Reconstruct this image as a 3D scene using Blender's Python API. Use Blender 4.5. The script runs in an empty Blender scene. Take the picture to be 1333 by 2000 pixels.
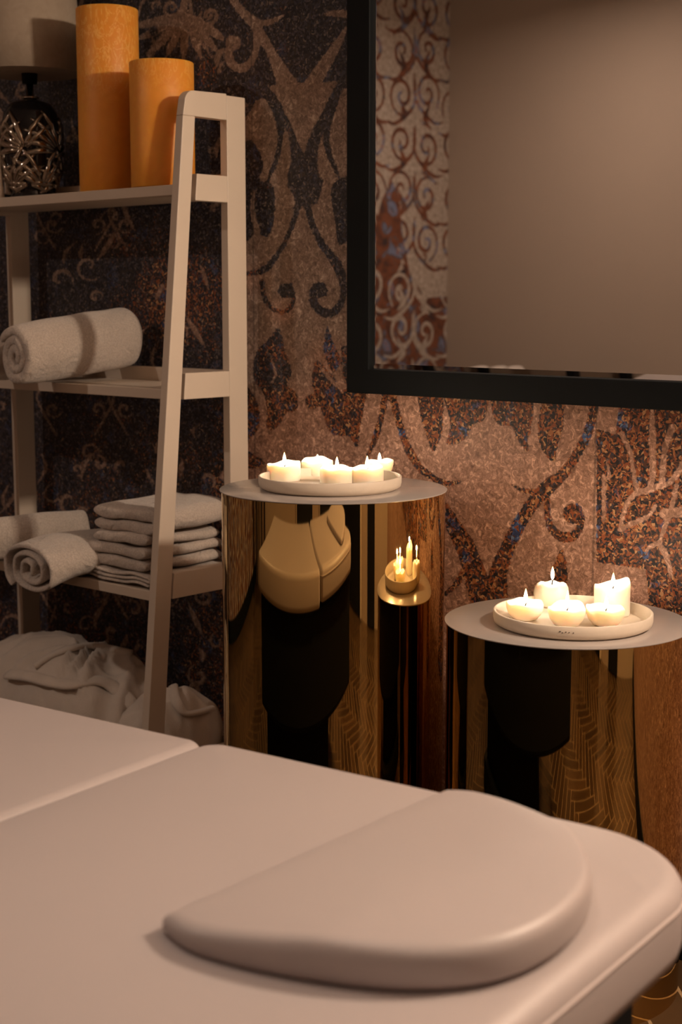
import bpy, bmesh, math, random
import numpy as np
from mathutils import Vector, Matrix, noise
sc = bpy.context.scene
COL = sc.collection
R = math.radians
# ------------------------------------------------------------ camera
H = 1.42; FP = 2900.0; YAW = R(42); PIT = math.atan(415/FP); WALL = 2.78
cam = bpy.data.cameras.new('camera'); co = bpy.data.objects.new('camera', cam); COL.objects.link(co)
co.location = (0, 0, H); co.rotation_euler = (math.pi/2-PIT, 0, YAW)
cam.sensor_fit = 'VERTICAL'; cam.sensor_height = 36; cam.sensor_width = 24; cam.lens = FP/2000*36
cam.clip_start = .02; cam.dof.use_dof = True; cam.dof.focus_distance = 3.15; cam.dof.aperture_fstop = 4.0
sc.camera = co
# ------------------------------------------------------------ exposure, world, room lights
sc.view_settings.view_transform = 'Standard'; sc.view_settings.look = 'None'
sc.view_settings.exposure = 0.62; sc.view_settings.gamma = 1.0; sc.view_settings.use_curve_mapping = False
w = bpy.data.worlds.new('world'); sc.world = w; w.use_nodes = True
w.node_tree.nodes['Background'].inputs[0].default_value = (1, .8, .68, 1)
w.node_tree.nodes['Background'].inputs[1].default_value = .03
def area(name, loc, size, power, color, target):
    l = bpy.data.lights.new(name, 'AREA'); l.shape = 'DISK'; l.size = size; l.energy = power; l.color = color
    o = bpy.data.objects.new(name, l); COL.objects.link(o); o.location = loc
    o.rotation_euler = (Vector(target)-Vector(loc)).to_track_quat('-Z', 'Y').to_euler(); return o
CEIL = 3.05
LAMP = (-.05, 2.47, 2.24)
DOWN = [(-1.3, 1.05, CEIL-.035, 1.1, 80), (-3.9, -.1, CEIL-.035, 15, 170), (.35, .3, CEIL-.035, 5, 140)]  # unseen ceiling lights; those over the bed and by the doors are added fill
for i, (x, y, z, p, sp) in enumerate(DOWN):
    area('unseen_downlight_beam', (x, y, z), .12, p, (1, .80, .66), (x, y, 0)).data.spread = R(sp)
lp = bpy.data.lights.new('sconce_bulb', 'POINT'); lp.energy = 138; lp.color = (1, .79, .60); lp.shadow_soft_size = .07
lo = bpy.data.objects.new('sconce_bulb', lp); COL.objects.link(lo); lo.location = LAMP
FLAME_W = .26
# ------------------------------------------------------------ photo pixel -> real place helpers
def ray(x, y):
    lx = (x-666.5)/FP; ly = (1000-y)/FP
    d = math.cos(PIT)+ly*math.sin(PIT); z = -math.sin(PIT)+ly*math.cos(PIT)
    return (-math.sin(YAW)*d+math.cos(YAW)*lx, math.cos(YAW)*d+math.sin(YAW)*lx, z)
def onZ(x, y, z):
    r = ray(x, y); t = (z-H)/r[2]; return Vector((r[0]*t, r[1]*t, z))
def onY(x, y, Y):
    r = ray(x, y); t = Y/r[1]; return Vector((r[0]*t, Y, H+r[2]*t))
# ------------------------------------------------------------ object helpers
def tag(o, label=None, cat=None, group=None, kind=None):
    if label: o['label'] = label
    if cat: o['category'] = cat
    if group: o['group'] = group
    if kind: o['kind'] = kind
    return o
def thing(name, loc, label, cat, group=None, rz=0):
    o = bpy.data.objects.new(name, None); COL.objects.link(o); o.location = loc; o.rotation_euler = (0, 0, rz)
    o.empty_display_size = .05
    return tag(o, label, cat, group)
def link(name, me, mat, parent=None, smooth=True):
    o = bpy.data.objects.new(name, me); COL.objects.link(o)
    if mat: me.materials.append(mat)
    if smooth: me.shade_smooth()
    if parent: o.parent = parent
    return o
def fromdata(name, vs, fs, mat, parent=None, smooth=True):
    me = bpy.data.meshes.new(name); me.from_pydata([tuple(v) for v in vs], [], fs); me.update()
    bm = bmesh.new(); bm.from_mesh(me); bmesh.ops.recalc_face_normals(bm, faces=bm.faces); bm.to_mesh(me); bm.free()
    return link(name, me, mat, parent, smooth)
def frombm(name, bm, mat, parent=None, smooth=False):
    bmesh.ops.recalc_face_normals(bm, faces=bm.faces)
    me = bpy.data.meshes.new(name); bm.to_mesh(me); bm.free(); return link(name, me, mat, parent, smooth)
def bevel_mod(o, wd=.002, seg=2):
    m = o.modifiers.new('bevel', 'BEVEL'); m.width = wd; m.segments = seg; m.limit_method = 'ANGLE'; m.angle_limit = R(40)
    return o
def addbox(bm, a, b):
    r = bmesh.ops.create_cube(bm, size=1)
    c = [(a[i]+b[i])/2 for i in range(3)]; s = [abs(b[i]-a[i]) for i in range(3)]
    for v in r['verts']: v.co = Vector((c[0]+v.co.x*s[0], c[1]+v.co.y*s[1], c[2]+v.co.z*s[2]))
def box(name, a, b, mat, parent=None, bev=.002):
    bm = bmesh.new(); addbox(bm, a, b); o = frombm(name, bm, mat, parent)
    if bev: bevel_mod(o, bev)
    return o
def lathe(name, prof, mat, parent=None, n=96, rim=None, c=(0, 0)):
    vs = []; fs = []
    for k, (r, z) in enumerate(prof):
        for i in range(n):
            a = 2*math.pi*i/n; rr, zz = (r, z) if rim is None else rim(a, k, r, z)
            vs.append((c[0]+rr*math.cos(a), c[1]+rr*math.sin(a), zz))
    m = len(prof)
    for k in range(m-1):
        for i in range(n):
            j = (i+1) % n; fs.append((k*n+i, k*n+j, (k+1)*n+j, (k+1)*n+i))
    fs.append(tuple(range(n-1, -1, -1))); fs.append(tuple((m-1)*n+i for i in range(n)))
    return fromdata(name, vs, fs, mat, parent)
def tube(name, pts, rad, mat, parent=None, seg=8, closed=False):
    P = [Vector(p) for p in pts]; n = len(P); vs = []; fs = []
    rads = rad if isinstance(rad, (list, tuple)) else [rad]*n
    for i in range(n):
        a = P[i-1] if (i > 0 or closed) else P[i]; b = P[(i+1) % n] if (i < n-1 or closed) else P[i]
        t = (b-a).normalized(); up = Vector((0, 0, 1)) if abs(t.z) < .9 else Vector((1, 0, 0))
        s = t.cross(up).normalized(); q = s.cross(t)
        for k in range(seg):
            an = 2*math.pi*k/seg; vs.append(P[i]+(s*math.cos(an)+q*math.sin(an))*rads[i])
    for i in range(n if closed else n-1):
        j = (i+1) % n
        for k in range(seg):
            l = (k+1) % seg; fs.append((i*seg+k, i*seg+l, j*seg+l, j*seg+k))
    if not closed:
        fs.append(tuple(range(seg))); fs.append(tuple((n-1)*seg+k for k in range(seg)))
    return vs, fs
def tubeobj(name, pts, rad, mat, parent=None, seg=8, closed=False):
    vs, fs = tube(name, pts, rad, mat, parent, seg, closed); return fromdata(name, vs, fs, mat, parent)
def spline(pts, per=8, closed=False):
    P = [Vector(p) for p in pts]; n = len(P); out = []
    for i in range(n if closed else n-1):
        g = (lambda k: P[k % n]) if closed else (lambda k: P[max(0, min(n-1, k))])
        p0, p1, p2, p3 = g(i-1), g(i), g(i+1), g(i+2)
        for k in range(per):
            t = k/per; out.append(.5*((2*p1)+(p2-p0)*t+(2*p0-5*p1+4*p2-p3)*t*t+(3*p1-p0-3*p2+p3)*t**3))
    if not closed: out.append(P[-1])
    return out
# ------------------------------------------------------------ materials
class NT:
    def __init__(s, name):
        s.m = bpy.data.materials.new(name); s.m.use_nodes = True; s.t = s.m.node_tree; s.b = s.t.nodes['Principled BSDF']
    def n(s, typ, ins=None, **kw):
        q = s.t.nodes.new(typ)
        for k, v in kw.items(): setattr(q, k, v)
        for k, v in (ins or {}).items():
            if isinstance(v, bpy.types.NodeSocket): s.t.links.new(v, q.inputs[k])
            else: q.inputs[k].default_value = v
        return q
    def math(s, op, a, b=0.0, clamp=False): 
        q = s.n('ShaderNodeMath', {0: a, 1: b}, operation=op); q.use_clamp = clamp; return q.outputs[0]
    def mix(s, f, a, b, blend='MIX'):
        q = s.n('ShaderNodeMix', data_type='RGBA', blend_type=blend)
        for i, v in ((0, f), (6, a), (7, b)):
            if isinstance(v, bpy.types.NodeSocket): s.t.links.new(v, q.inputs[i])
            else: q.inputs[i].default_value = v
        return q.outputs[2]
    def ramp(s, f, stops, interp='LINEAR'):
        q = s.n('ShaderNodeValToRGB', {0: f}); e = q.color_ramp; e.interpolation = interp
        while len(e.elements) < len(stops): e.elements.new(.5)
        for el, (p, c) in zip(e.elements, stops): el.position = p; el.color = (*c, 1)
        return q.outputs[0]
    def set(s, **kw):
        for k, v in kw.items():
            k = k.replace('_', ' ')
            if isinstance(v, bpy.types.NodeSocket): s.t.links.new(v, s.b.inputs[k])
            else: s.b.inputs[k].default_value = v
        return s
    def bump(s, h, st, dist=.002):
        q = s.n('ShaderNodeBump', {'Height': h, 'Strength': st, 'Distance': dist}); s.t.links.new(q.outputs[0], s.b.inputs['Normal'])
    def coord(s): return s.n('ShaderNodeTexCoord').outputs['Object']
def c4(*c): return (*c, 1)
def simple(name, col, rough=.5, metal=0, nscale=0, namt=.1, bump=0, bscale=300, **kw):
    t = NT(name); cc = t.coord()
    if nscale:
        nz = t.n('ShaderNodeTexNoise', {'Vector': cc, 'Scale': nscale, 'Detail': 4.0})
        t.set(Base_Color=t.mix(nz.outputs[0], c4(*[v*(1-namt) for v in col]), c4(*[min(1, v*(1+namt)) for v in col])))
    else: t.set(Base_Color=c4(*col))
    t.set(Roughness=rough, Metallic=metal, **kw)
    if bump:
        nb = t.n('ShaderNodeTexNoise', {'Vector': cc, 'Scale': bscale, 'Detail': 3.0}); t.bump(nb.outputs[0], bump)
    return t.m
def wallpaper():
    t = NT('damask_wallpaper'); cc = t.coord()
    mo = t.n('ShaderNodeAttribute', attribute_name='motif').outputs['Fac']
    wa = t.n('ShaderNodeAttribute', attribute_name='warm').outputs['Fac']
    sm = t.n('ShaderNodeAttribute', attribute_name='seam').outputs['Fac']
    n1 = t.n('ShaderNodeTexNoise', {'Vector': cc, 'Scale': 110.0, 'Detail': 3.0}).outputs[0]
    n2 = t.n('ShaderNodeTexNoise', {'Vector': cc, 'Scale': 9.0, 'Detail': 3.0}).outputs[0]
    n3 = t.n('ShaderNodeTexNoise', {'Vector': cc, 'Scale': 14.0, 'Detail': 2.0, 'Distortion': .5}).outputs[0]
    n4 = t.n('ShaderNodeTexNoise', {'Vector': cc, 'Scale': 320.0, 'Detail': 2.0}).outputs[0]
    wv = t.n('ShaderNodeTexNoise', {'Vector': cc, 'Scale': 60.0, 'Detail': 1.0})
    warp = t.n('ShaderNodeVectorMath', {0: cc, 1: wv.outputs[1]}, operation='ADD')
    wsc = t.n('ShaderNodeVectorMath', {0: wv.outputs[1], 'Scale': .018}, operation='SCALE')
    warp = t.n('ShaderNodeVectorMath', {0: cc, 1: wsc.outputs[0]}, operation='ADD').outputs[0]
    vo = t.n('ShaderNodeTexVoronoi', {'Vector': warp, 'Scale': 195.0, 'Randomness': 1.0})
    vo2 = t.n('ShaderNodeTexVoronoi', {'Vector': warp, 'Scale': 80.0, 'Randomness': 1.0})
    cell = t.n('ShaderNodeSeparateColor', {0: vo.outputs['Color']})
    cell2 = t.n('ShaderNodeSeparateColor', {0: vo2.outputs['Color']})
    rv, gv, bv = cell.outputs[0], cell.outputs[1], cell.outputs[2]; rv2 = cell2.outputs[0]
    jit = t.math('MULTIPLY', t.math('SUBTRACT', n1, .5), 9.0)
    mm = t.math('ADD', mo, jit)
    mask = t.math('MULTIPLY_ADD', mm, -.45, ); t.t.nodes[-1].inputs[2].default_value = .5; t.t.nodes[-1].use_clamp = True
    # field : mottled taupe flakes
    fa = t.ramp(rv, [(0, (.13, .093, .07)), (.3, (.21, .155, .122)), (.62, (.28, .215, .175)), (.86, (.36, .285, .24)), (1, (.60, .50, .41))])
    fb = t.ramp(n4, [(.3, (.14, .104, .08)), (.5, (.26, .2, .16)), (.72, (.44, .355, .30))])
    n5 = t.n('ShaderNodeTexNoise', {'Vector': warp, 'Scale': 62.0, 'Detail': 4.0, 'Roughness': .75, 'Distortion': 1.2}).outputs[0]
    fc = t.ramp(n5, [(.34, (.11, .075, .06)), (.46, (.27, .20, .165)), (.54, (.38, .29, .25)), (.60, (.60, .49, .42)), (.68, (.85, .74, .64))])
    field = t.mix(.72, t.mix(.5, fa, fb), fc)
    field = t.mix(t.math('MULTIPLY', t.math('SUBTRACT', n2, .35), 1.3, True), t.mix(1, field, c4(.66, .60, .55), 'MULTIPLY'), field)
    field = t.mix(1, field, t.mix(wa, c4(1.05, 1.0, .97), c4(1.72, 1.36, 1.22)), 'MULTIPLY')  # brighter tint in the warm zone puts candle glow into the field colour
    # motif : cool and warm flakes
    cool = t.ramp(rv, [(0, (.012, .012, .017)), (.33, (.03, .024, .028)), (.55, (.05, .045, .062)), (.72, (.045, .032, .027)), (.86, (.10, .085, .092)), (.95, (.17, .135, .115))], 'CONSTANT')
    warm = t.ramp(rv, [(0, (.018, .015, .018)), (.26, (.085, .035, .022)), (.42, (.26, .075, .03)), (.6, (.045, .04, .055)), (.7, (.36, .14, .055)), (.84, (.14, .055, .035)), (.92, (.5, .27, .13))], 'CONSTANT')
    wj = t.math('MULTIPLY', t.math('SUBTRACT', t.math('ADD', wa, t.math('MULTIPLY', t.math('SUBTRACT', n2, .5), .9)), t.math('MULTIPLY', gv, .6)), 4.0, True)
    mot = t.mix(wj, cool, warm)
    blue = t.ramp(gv, [(0, (.03, .05, .13)), (.5, (.055, .10, .25)), (.8, (.14, .22, .36))], 'CONSTANT')
    bf = t.math('MULTIPLY', t.math('MULTIPLY', t.math('SUBTRACT', n3, .585), 14.0, True), t.math('LESS_THAN', bv, .62))
    bf = t.math('MULTIPLY', bf, t.math('MULTIPLY_ADD', wa, .75, ), True); t.t.nodes[-2].inputs[2].default_value = .25
    mot = t.mix(bf, mot, blue)
    colr = t.mix(mask, field, mot)
    colr = t.mix(t.math('MULTIPLY', sm, .6), colr, c4(.05, .035, .03))
    t.set(Base_Color=colr, Roughness=.5, Specular_IOR_Level=.35)
    t.bump(t.math('ADD', rv, n4), .35, .0012)
    return t.m
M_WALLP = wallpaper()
def wallpaper_side():
    t = NT('damask_wallpaper_side'); cc = t.coord()
    mo = t.n('ShaderNodeAttribute', attribute_name='motif').outputs['Fac']
    n1 = t.n('ShaderNodeTexNoise', {'Vector': cc, 'Scale': 45.0, 'Detail': 3.0}).outputs[0]
    n2 = t.n('ShaderNodeTexNoise', {'Vector': cc, 'Scale': 11.0, 'Detail': 4.0, 'Distortion': .8}).outputs[0]
    m = t.math('MULTIPLY_ADD', mo, -.45); t.t.nodes[-1].inputs[2].default_value = .5; t.t.nodes[-1].use_clamp = True
    f = t.ramp(n1, [(.3, (.27, .21, .165)), (.6, (.44, .36, .30)), (.75, (.55, .47, .40))])
    g = t.ramp(n2, [(.30, (.035, .025, .03)), (.42, (.12, .04, .02)), (.50, (.20, .065, .03)), (.56, (.09, .06, .055)), (.62, (.16, .19, .30)), (.70, (.26, .09, .04))])
    t.set(Base_Color=t.mix(m, f, g), Roughness=.6); return t.m
M_WALLS = wallpaper_side()
M_BEIGE = simple('beige_wall_paint', (.36, .275, .215), .75, nscale=3, namt=.04, bump=.05, bscale=500)
M_CEIL = simple('ceiling_paint', (.45, .38, .32), .8, nscale=3, namt=.03)
M_DARK = simple('dark_door_lacquer', (.008, .008, .009), .5, nscale=6, namt=.2, Specular_IOR_Level=.15)
M_BLACKFR = simple('black_frame_lacquer', (.006, .007, .008), .6, nscale=20, namt=.15, Specular_IOR_Level=.1)
M_SHELF = simple('cream_painted_wood', (.60, .50, .41), .45, nscale=12, namt=.04, bump=.03, bscale=120)
def gold():
    t = NT('polished_gold'); cc = t.coord()
    mp = t.n('ShaderNodeMapping', {'Vector': cc, 'Scale': (9, 9, .8)})
    nz = t.n('ShaderNodeTexNoise', {'Vector': mp.outputs[0], 'Scale': 1.0, 'Detail': 1.0})
    t.set(Base_Color=c4(.76, .53, .215), Metallic=1, Roughness=.025); t.bump(nz.outputs[0], .04, .004); return t.m
M_GOLD = gold()
M_TOP = simple('satin_white_metal_top', (.52, .47, .44), .22, .35, nscale=5, namt=.03)
M_RIM = simple('polished_rim', (.75, .68, .6), .2, .7)
M_TRAY = simple('matte_cream_ceramic', (.66, .56, .45), .55, nscale=60, namt=.05, bump=.06, bscale=200)
M_WAX = simple('ivory_wax', (.90, .83, .70), .45, nscale=30, namt=.03, Subsurface_Weight=1.0, Subsurface_Radius=(1, .8, .6), Subsurface_Scale=.012)
M_WICK = simple('burnt_wick', (.01, .008, .007), .9, nscale=100, namt=.3)
def pillar_wax():
    t = NT('amber_pillar_wax'); cc = t.coord()
    a = t.n('ShaderNodeTexNoise', {'Vector': cc, 'Scale': 14.0, 'Detail': 5.0, 'Distortion': 2.5}).outputs[0]
    mp = t.n('ShaderNodeMapping', {'Vector': cc, 'Scale': (1, 1, .5)})
    v = t.n('ShaderNodeTexNoise', {'Vector': mp.outputs[0], 'Scale': 26.0, 'Detail': 4.0, 'Distortion': 3.0}).outputs[0]
    vein = t.ramp(v, [(.50, (0, 0, 0)), (.545, (1, 1, 1)), (.58, (0, 0, 0))])
    sx = t.n('ShaderNodeSeparateXYZ', {0: cc}); up = t.math('MULTIPLY', t.math('SUBTRACT', sx.outputs[2], .22), 9.0, True)
    f = t.math('MULTIPLY', t.n('ShaderNodeSeparateColor', {0: vein}).outputs[0], t.math('MULTIPLY', up, .55))
    base = t.mix(a, c4(.70, .26, .024), c4(.84, .36, .045))
    t.set(Base_Color=t.mix(f, base, c4(.95, .60, .20)), Roughness=.5, Subsurface_Weight=.6, Subsurface_Radius=(1, .45, .1), Subsurface_Scale=.03)
    return t.m
M_AMBER = pillar_wax()
def flame_mat():
    t = NT('candle_flame'); cc = t.coord(); z = t.n('ShaderNodeSeparateXYZ', {0: cc}).outputs[2]
    s = t.ramp(t.math('MULTIPLY', z, 36.0, True), [(0, (.35, .28, .3)), (.2, (1, .8, .5)), (.75, (1, .78, .42)), (1, (1, .45, .12))])
    t.set(Base_Color=c4(0, 0, 0), Emission_Color=s, Emission_Strength=9.0); return t.m
M_FLAME = flame_mat()
def towel():
    t = NT('terry_towel'); cc = t.coord()
    a = t.n('ShaderNodeTexNoise', {'Vector': cc, 'Scale': 260.0, 'Detail': 4.0, 'Roughness': .7}).outputs[0]
    b = t.n('ShaderNodeTexNoise', {'Vector': cc, 'Scale': 18.0, 'Detail': 3.0}).outputs[0]
    w_ = t.n('ShaderNodeTexNoise', {'Vector': cc, 'Scale': 26.0, 'Detail': 2.0, 'Distortion': 1.5}).outputs[0]
    col = t.mix(b, c4(.52, .44, .385), c4(.68, .585, .51))
    t.set(Base_Color=t.mix(t.ramp(a, [(.4, (.55, .55, .55)), (.6, (0, 0, 0))]), col, c4(.34, .28, .24)), Roughness=.95, Sheen_Weight=.35, Specular_IOR_Level=.1)
    t.bump(t.math('ADD', t.math('MULTIPLY', a, .5), t.math('MULTIPLY', w_, 1.6)), .8, .006); return t.m
M_TOWEL = towel()
M_ROBE = simple('bathrobe_terry', (.60, .52, .45), .95, nscale=25, namt=.12, bump=.8, bscale=380, Sheen_Weight=.35)
M_LEATHER = simple('pale_upholstery_leather', (.41, .357, .348), .45, nscale=4, namt=.025, bump=.06, bscale=700)
M_PIPING = simple('upholstery_piping', (.50, .43, .41), .4, nscale=4, namt=.02)
M_CHROME = simple('smoked_chrome', (.42, .36, .30), .09, 1, nscale=10, namt=.1)
M_CHROMED = simple('black_glass_glaze', (.03, .028, .03), .08, .6, nscale=10, namt=.1)
def linen():
    t = NT('linen_shade'); cc = t.coord()
    a = t.n('ShaderNodeTexNoise', {'Vector': cc, 'Scale': 40.0, 'Detail': 6.0, 'Distortion': 1.0}).outputs[0]
    t.set(Base_Color=t.mix(a, c4(.30, .23, .17), c4(.42, .34, .26)), Roughness=.9); t.bump(a, .3, .002); return t.m
M_SHADE = linen()
def wood():
    t = NT('oak_parquet'); cc = t.coord()
    at = t.n('ShaderNodeAttribute', attribute_name='tone').outputs['Fac']
    gr = t.n('ShaderNodeTexNoise', {'Vector': cc, 'Scale': 22.0, 'Detail': 5.0, 'Distortion': 2.0}).outputs[0]
    f = t.math('ADD', t.math('MULTIPLY', at, .5), t.math('MULTIPLY', gr, .3))
    t.set(Base_Color=t.ramp(f, [(.1, (.035, .019, .009)), (.5, (.062, .034, .015)), (.9, (.09, .05, .024))]), Roughness=.28); return t.m
M_WOOD = wood()
M_JOINT = simple('parquet_joint', (.30, .2, .11), .5, nscale=50, namt=.1)
M_MIRROR = simple('mirror_silver', (.86, .83, .80), .0, 1, nscale=2, namt=.01)
def emis(name, col, st):
    t = NT(name); t.set(Base_Color=c4(.8, .8, .8), Emission_Color=c4(*col), Emission_Strength=st); return t.m
M_GLOW = emis('lamp_glass_glow', (1, .74, .5), 3.0)
# ------------------------------------------------------------ wallpaper drawing (signed distance of motif)
class Paint:
    def __init__(s, X, Y, d0=20.0): s.X = X; s.Y = Y; s.d = np.full(X.shape, d0)
    def sel(s, xs, ys, m): return np.where((s.X > min(xs)-m) & (s.X < max(xs)+m) & (s.Y > min(ys)-m) & (s.Y < max(ys)+m))[0]
    def put(s, i, dk, light):
        s.d[i] = np.maximum(s.d[i], -dk) if light else np.minimum(s.d[i], dk)
    def stroke(s, pts, light=False, per=5):
        P = [(p.x, p.y, p.z) for p in spline(pts, per)]
        mw = max(p[2] for p in P)/2+14
        i = s.sel([p[0] for p in P], [p[1] for p in P], mw)
        if not len(i): return
        x = s.X[i]; y = s.Y[i]; best = np.full(x.shape, 99.0)
        for (ax, ay, aw), (bx, by, bw) in zip(P[:-1], P[1:]):
            dx, dy = bx-ax, by-ay; L = dx*dx+dy*dy+1e-9
            t = np.clip(((x-ax)*dx+(y-ay)*dy)/L, 0, 1)
            best = np.minimum(best, np.hypot(x-ax-t*dx, y-ay-t*dy)-(aw+(bw-aw)*t)/2)
        s.put(i, best, light)
    def poly(s, pts, light=False, smooth=True):
        P = [(p.x, p.y) for p in spline([(a, b, 0) for a, b in pts], 4, True)] if smooth else pts
        i = s.sel([p[0] for p in P], [p[1] for p in P], 14)
        if not len(i): return
        x = s.X[i]; y = s.Y[i]; best = np.full(x.shape, 99.0); ins = np.zeros(x.shape, bool)
        for k in range(len(P)):
            ax, ay = P[k]; bx, by = P[(k+1) % len(P)]
            dx, dy = bx-ax, by-ay; L = dx*dx+dy*dy+1e-9
            t = np.clip(((x-ax)*dx+(y-ay)*dy)/L, 0, 1); best = np.minimum(best, np.hypot(x-ax-t*dx, y-ay-t*dy))
            c = ((ay > y) != (by > y))
            if abs(by-ay) > 1e-9: ins ^= c & (x < (bx-ax)*(y-ay)/(by-ay)+ax)
        s.put(i, np.where(ins, -best, best), light)
    def circle(s, x, y, r, light=False):
        i = s.sel([x-r, x+r], [y-r, y+r], 14); s.put(i, np.hypot(s.X[i]-x, s.Y[i]-y)-r, light)
    def spiral(s, x, y, r, turn=1.4, a0=0, sgn=1, w0=3, w1=7, light=True):
        pts = []
        for k in range(15):
            t = k/14; a = a0+sgn*turn*2*math.pi*t; rr = r*(.12+.88*t); pts.append((x+rr*math.cos(a), y+rr*math.sin(a), w0+(w1-w0)*math.sin(math.pi*min(1, t*1.05))))
        s.stroke(pts, light, 3)
def photo_px(s_, z_, Y=WALL):
    d = -math.sin(YAW)*s_+math.cos(YAW)*Y; lx = math.cos(YAW)*s_+math.sin(YAW)*Y; zz = z_-H
    dep = d*math.cos(PIT)-zz*math.sin(PIT); up = d*math.sin(PIT)+zz*math.cos(PIT)
    return 666.5+FP*lx/dep, 1000-FP*up/dep
def paint_main(p):
    rnd = random.Random(4)
    S, P, C = p.stroke, p.poly, p.circle
    # fine ornament left of and behind the shelf
    P([(-400, -60), (440, -60), (470, 100), (478, 330), (478, 470), (470, 900), (430, 1500), (-400, 1500)], smooth=False)
    for k in range(150):
        x = rnd.uniform(-300, 470); y = rnd.uniform(-40, 1500)
        p.spiral(x, y, rnd.uniform(10, 30), rnd.uniform(.6, 1.3), rnd.uniform(0, 6.3), rnd.choice((-1, 1)), 2, rnd.uniform(4, 9))
    for k in range(110):
        x = rnd.uniform(-300, 470); y = rnd.uniform(-40, 1500); a = rnd.uniform(-.7, .7); L = rnd.uniform(25, 70); c = rnd.uniform(-12, 12)
        S([(x, y, 1), (x+L*.5*math.sin(a)+c, y+L*.5, rnd.uniform(5, 12)), (x+L*math.sin(a), y+L, 1)], True)
    for a in (-1.25, -.95, -.62, -.34, -.05, .25, .55, .85):          # fan of leaves at the top
        S([(364, 20, 2), (364+70*math.sin(a), 20+52*math.cos(a)+8, 17), (364+120*math.sin(a), 20+98*math.cos(a), 3)], True)
    S([(365, -60, 14), (362, 0, 14), (345, 40, 14), (318, 80, 14), (290, 105, 10)], True)
    S([(372, -60, 7), (372, 0, 6), (380, 50, 6), (402, 95, 5), (425, 120, 2)], True)
    p.spiral(410, 30, 20, 1.6, 0, 1, 4, 8); p.spiral(335, 15, 18, 1.2, 2, -1, 3, 7)
    for y0 in (400, 760, 1120):
        for x0, q in ((110, -1), (185, 1), (250, -1)):
            S([(x0, y0+90, 3), (x0+q*20, y0+55, 5), (x0+q*38, y0+15, 5), (x0+q*20, y0-10, 7)], True)
            p.spiral(x0+q*6, y0+40, 17, 1.1, 1, q, 2, 6)
    for x, y in ((300, 60), (310, 20), (440, 60), (432, 150)): C(x, y, 9)
    # top centre: dark ground with pale branches
    P([(430, -60), (700, -60), (700, 172), (560, 174), (478, 205), (440, 150)], smooth=False)
    S([(440, -40, 14), (455, -3, 15), (475, 25, 16), (497, 45, 22), (504, 68, 18), (501, 95, 13), (490, 122, 14), (470, 134, 17), (451, 122, 17), (446, 100, 15)], True)
    C(456, 84, 15, True)
    S([(503, 55, 18), (530, 102, 18), (550, 142, 30), (563, 168, 40)], True)
    S([(497, 42, 13), (520, 45, 12), (540, 38, 8), (557, 28, 2)], True)
    S([(676, 55, 6), (657, 90, 17), (632, 130, 25), (610, 166, 32)], True)
    S([(636, 28, 5), (655, 26, 13), (690, 28, 17)], True)
    P([(524, 169), (565, 160), (612, 163), (663, 157), (642, 195), (625, 228), (606, 270), (591, 312), (574, 262), (552, 218)], True, False)
    # dark bands around the pale shield
    S([(500, 172, 16), (522, 183, 20), (538, 205, 22), (549, 235, 22), (548, 262, 12), (546, 285, 11), (540, 312, 10), (528, 342, 7), (520, 362, 5)])
    S([(556, 232, 14), (568, 258, 12), (577, 290, 20), (586, 318, 34), (590, 350, 58), (590, 380, 46)])
    S([(672, 152, 12), (654, 190, 19), (640, 225, 24), (619, 262, 22), (609, 297, 26), (604, 330, 34), (600, 360, 60)])
    S([(643, 230, 12), (638, 268, 12), (643, 300, 12), (653, 325, 9), (664, 352, 5)])
    P([(478, 282), (505, 292), (514, 325), (508, 350), (535, 365), (536, 420), (525, 462), (500, 455), (478, 460)])
    S([(478, 222, 13), (493, 202, 9), (495, 178, 8)])
    S([(497, 375, 6), (493, 410, 8), (503, 452, 13)], True)
    S([(548, 345, 5), (562, 400, 30), (545, 440, 6)], True)
    S([(600, 372, 8), (612, 392, 16), (632, 350, 2)])
    P([(648, 365), (690, 350), (690, 452), (662, 478), (656, 440)])
    S([(586, 380, 14), (580, 410, 12), (571, 440, 10), (556, 475, 9), (540, 500, 10), (515, 528, 14), (480, 535, 8)])
    S([(598, 375, 15), (604, 415, 13), (614, 447, 13), (630, 478, 14), (645, 498, 16), (660, 520, 20), (669, 548, 16), (671, 578, 12), (662, 600, 15), (645, 612, 17), (625, 606, 17), (612, 588, 16), (612, 568, 14), (620, 558, 14)])
    C(627, 567, 14); S([(632, 588, 3), (645, 588, 8), (654, 570, 10)], True)
    C(558, 568, 15); S([(568, 556, 7), (574, 578, 8), (568, 600, 9), (550, 610, 9), (530, 601, 8), (516, 580, 10), (512, 550, 10)])
    S([(486, 560, 4), (500, 590, 10), (512, 610, 2)], True)
    # lower centre leaves
    P([(640, 638), (650, 665), (664, 698), (661, 718), (650, 727), (639, 708), (632, 684)])
    P([(619, 704), (650, 734), (668, 758), (690, 770), (690, 845), (662, 850), (644, 842), (628, 800), (610, 752)])
    S([(622, 712, 2), (645, 740, 8), (672, 765, 6), (690, 780, 3)], True)
    P([(668, 676), (700, 700), (700, 770), (675, 750)])
    P([(505, 682), (524, 664), (546, 640), (556, 680), (570, 725), (561, 752), (580, 768), (580, 800), (560, 806), (545, 832), (528, 840), (520, 828), (520, 790), (500, 752), (495, 712)])
    C(612, 784, 15); S([(530, 700, 2), (538, 730, 5), (530, 750, 2)], True)
    P([(470, 755), (498, 775), (508, 812), (500, 845), (470, 860)])
    S([(484, 742, 6), (508, 765, 8), (517, 800, 9), (512, 845, 6)], True)
    P([(478, 880), (500, 890), (520, 905), (500, 915), (478, 910)])
    # below the mirror
    P([(672, 760), (714, 765), (710, 800), (702, 850), (698, 874), (684, 855), (671, 820)])
    S([(754, 740, 16), (752, 778, 14), (745, 815, 12), (735, 850, 12), (720, 888, 7)])
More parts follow.
